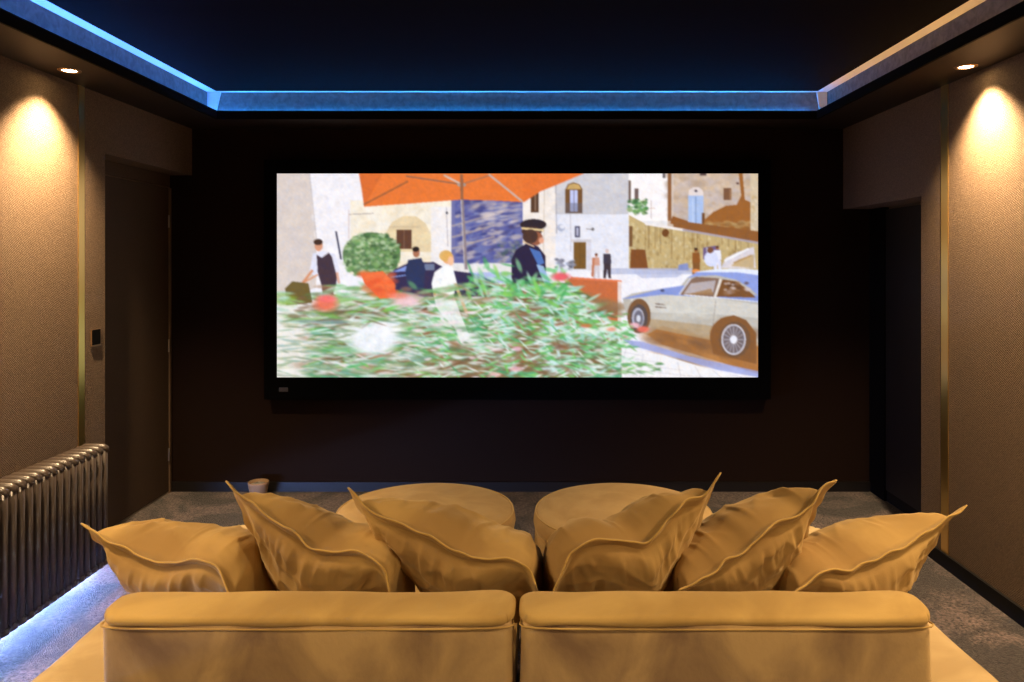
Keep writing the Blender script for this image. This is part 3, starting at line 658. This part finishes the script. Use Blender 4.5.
cushion('tall cushion second from the left, its tip highest on the left sofa',
    [z5(603,148), z5(650,190), z5(720,245), z5(790,290), z5(840,328), z5(900,333), z5(980,345), z5(1020,375), z5(1040,450)],
    [z5(603,148), z5(640,210), z5(668,290), z5(705,370), z5(745,440), z5(790,500)], seed=2)
cushion('third cushion from the left, leaning right towards the gap between the sofas',
    [z6(75,165), z6(110,205), z6(160,240), z6(290,290), z6(370,340), z6(430,352), z6(500,352), z6(545,375), z6(575,425)],
    [z6(75,165), z6(110,225), z6(180,310), z6(255,400), z6(300,470)], seed=3)
cushion('largest crumpled cushion left on the right sofa beside the gap, folded edge towards viewer',
    [z7(215,125), z7(170,185), z7(120,200), z7(80,242), z7(40,290), z7(5,315), z6(780,300), z6(700,315), z6(655,370), z6(620,445)],
    [z7(215,125), z7(180,195), z7(155,275), z7(110,350), z7(60,440), z7(20,500)], seed=4)
cushion('middle cushion of the three on the right sofa, tip pointing up right',
    [z7(523,145), z7(480,172), z7(440,225), z7(370,258), z7(320,290), z7(285,330), z7(235,360), z7(180,400), z7(105,437)],
    [z7(523,145), z7(480,195), z7(460,250), z7(430,330), z7(380,430), z7(340,490)], seed=5)
cushion('rightmost cushion, low with tip pointing to the right wall, on the right sofa',
    [z7(870,212), z7(810,250), z7(750,295), z7(680,330), z7(620,360), z7(560,385), z7(500,382), z7(450,415), z7(410,445)],
    [z7(870,212), z7(810,262), z7(790,310), z7(748,365), z7(708,415), z7(672,450), z7(630,495)], seed=6, dA=2.0, dC=2.22)

# ---------------------------------------------------------------- small bowl by the screen wall
bt = thing('bowl', 'small round tan bowl on the carpet against the screen wall', 'bowl', ((258.5-VX)*4.68/F, 4.68, 0))
obj('basin', lathe([(0,0),(.04,0),(.052,.03),(.063,.085),(.064,.098),(.060,.102),(.056,.097),(.05,.07),(0,.06)], 40), M['tan'], bt, True)
obj('contents', lathe([(0,.09),(.03,.092),(.052,.084),(.05,.07),(0,.065)], 24), M['grey'], bt, True)

# ---------------------------------------------------------------- world, camera
w = bpy.data.worlds.new('World'); bpy.context.scene.world = w; w.use_nodes = True
w.node_tree.nodes['Background'].inputs[0].default_value = (0,0,0,1)
cam = bpy.data.cameras.new('Camera'); co_ = bpy.data.objects.new('Camera', cam); C.objects.link(co_)
co_.location = (0,0,EYE); co_.rotation_euler = (math.pi/2,0,0)
cam.sensor_width = 36; cam.lens = 36*F/1024; cam.shift_x = -(VX-512)/1024; cam.shift_y = -(341-VY)/1024; cam.clip_start = .02
s = bpy.context.scene; s.camera = co_
s.view_settings.view_transform = 'Standard'; s.view_settings.look = 'None'; s.view_settings.exposure = 0; s.view_settings.gamma = 1
s.view_settings.use_curve_mapping = False
s.cycles.max_bounces = 8; s.cycles.diffuse_bounces = 5
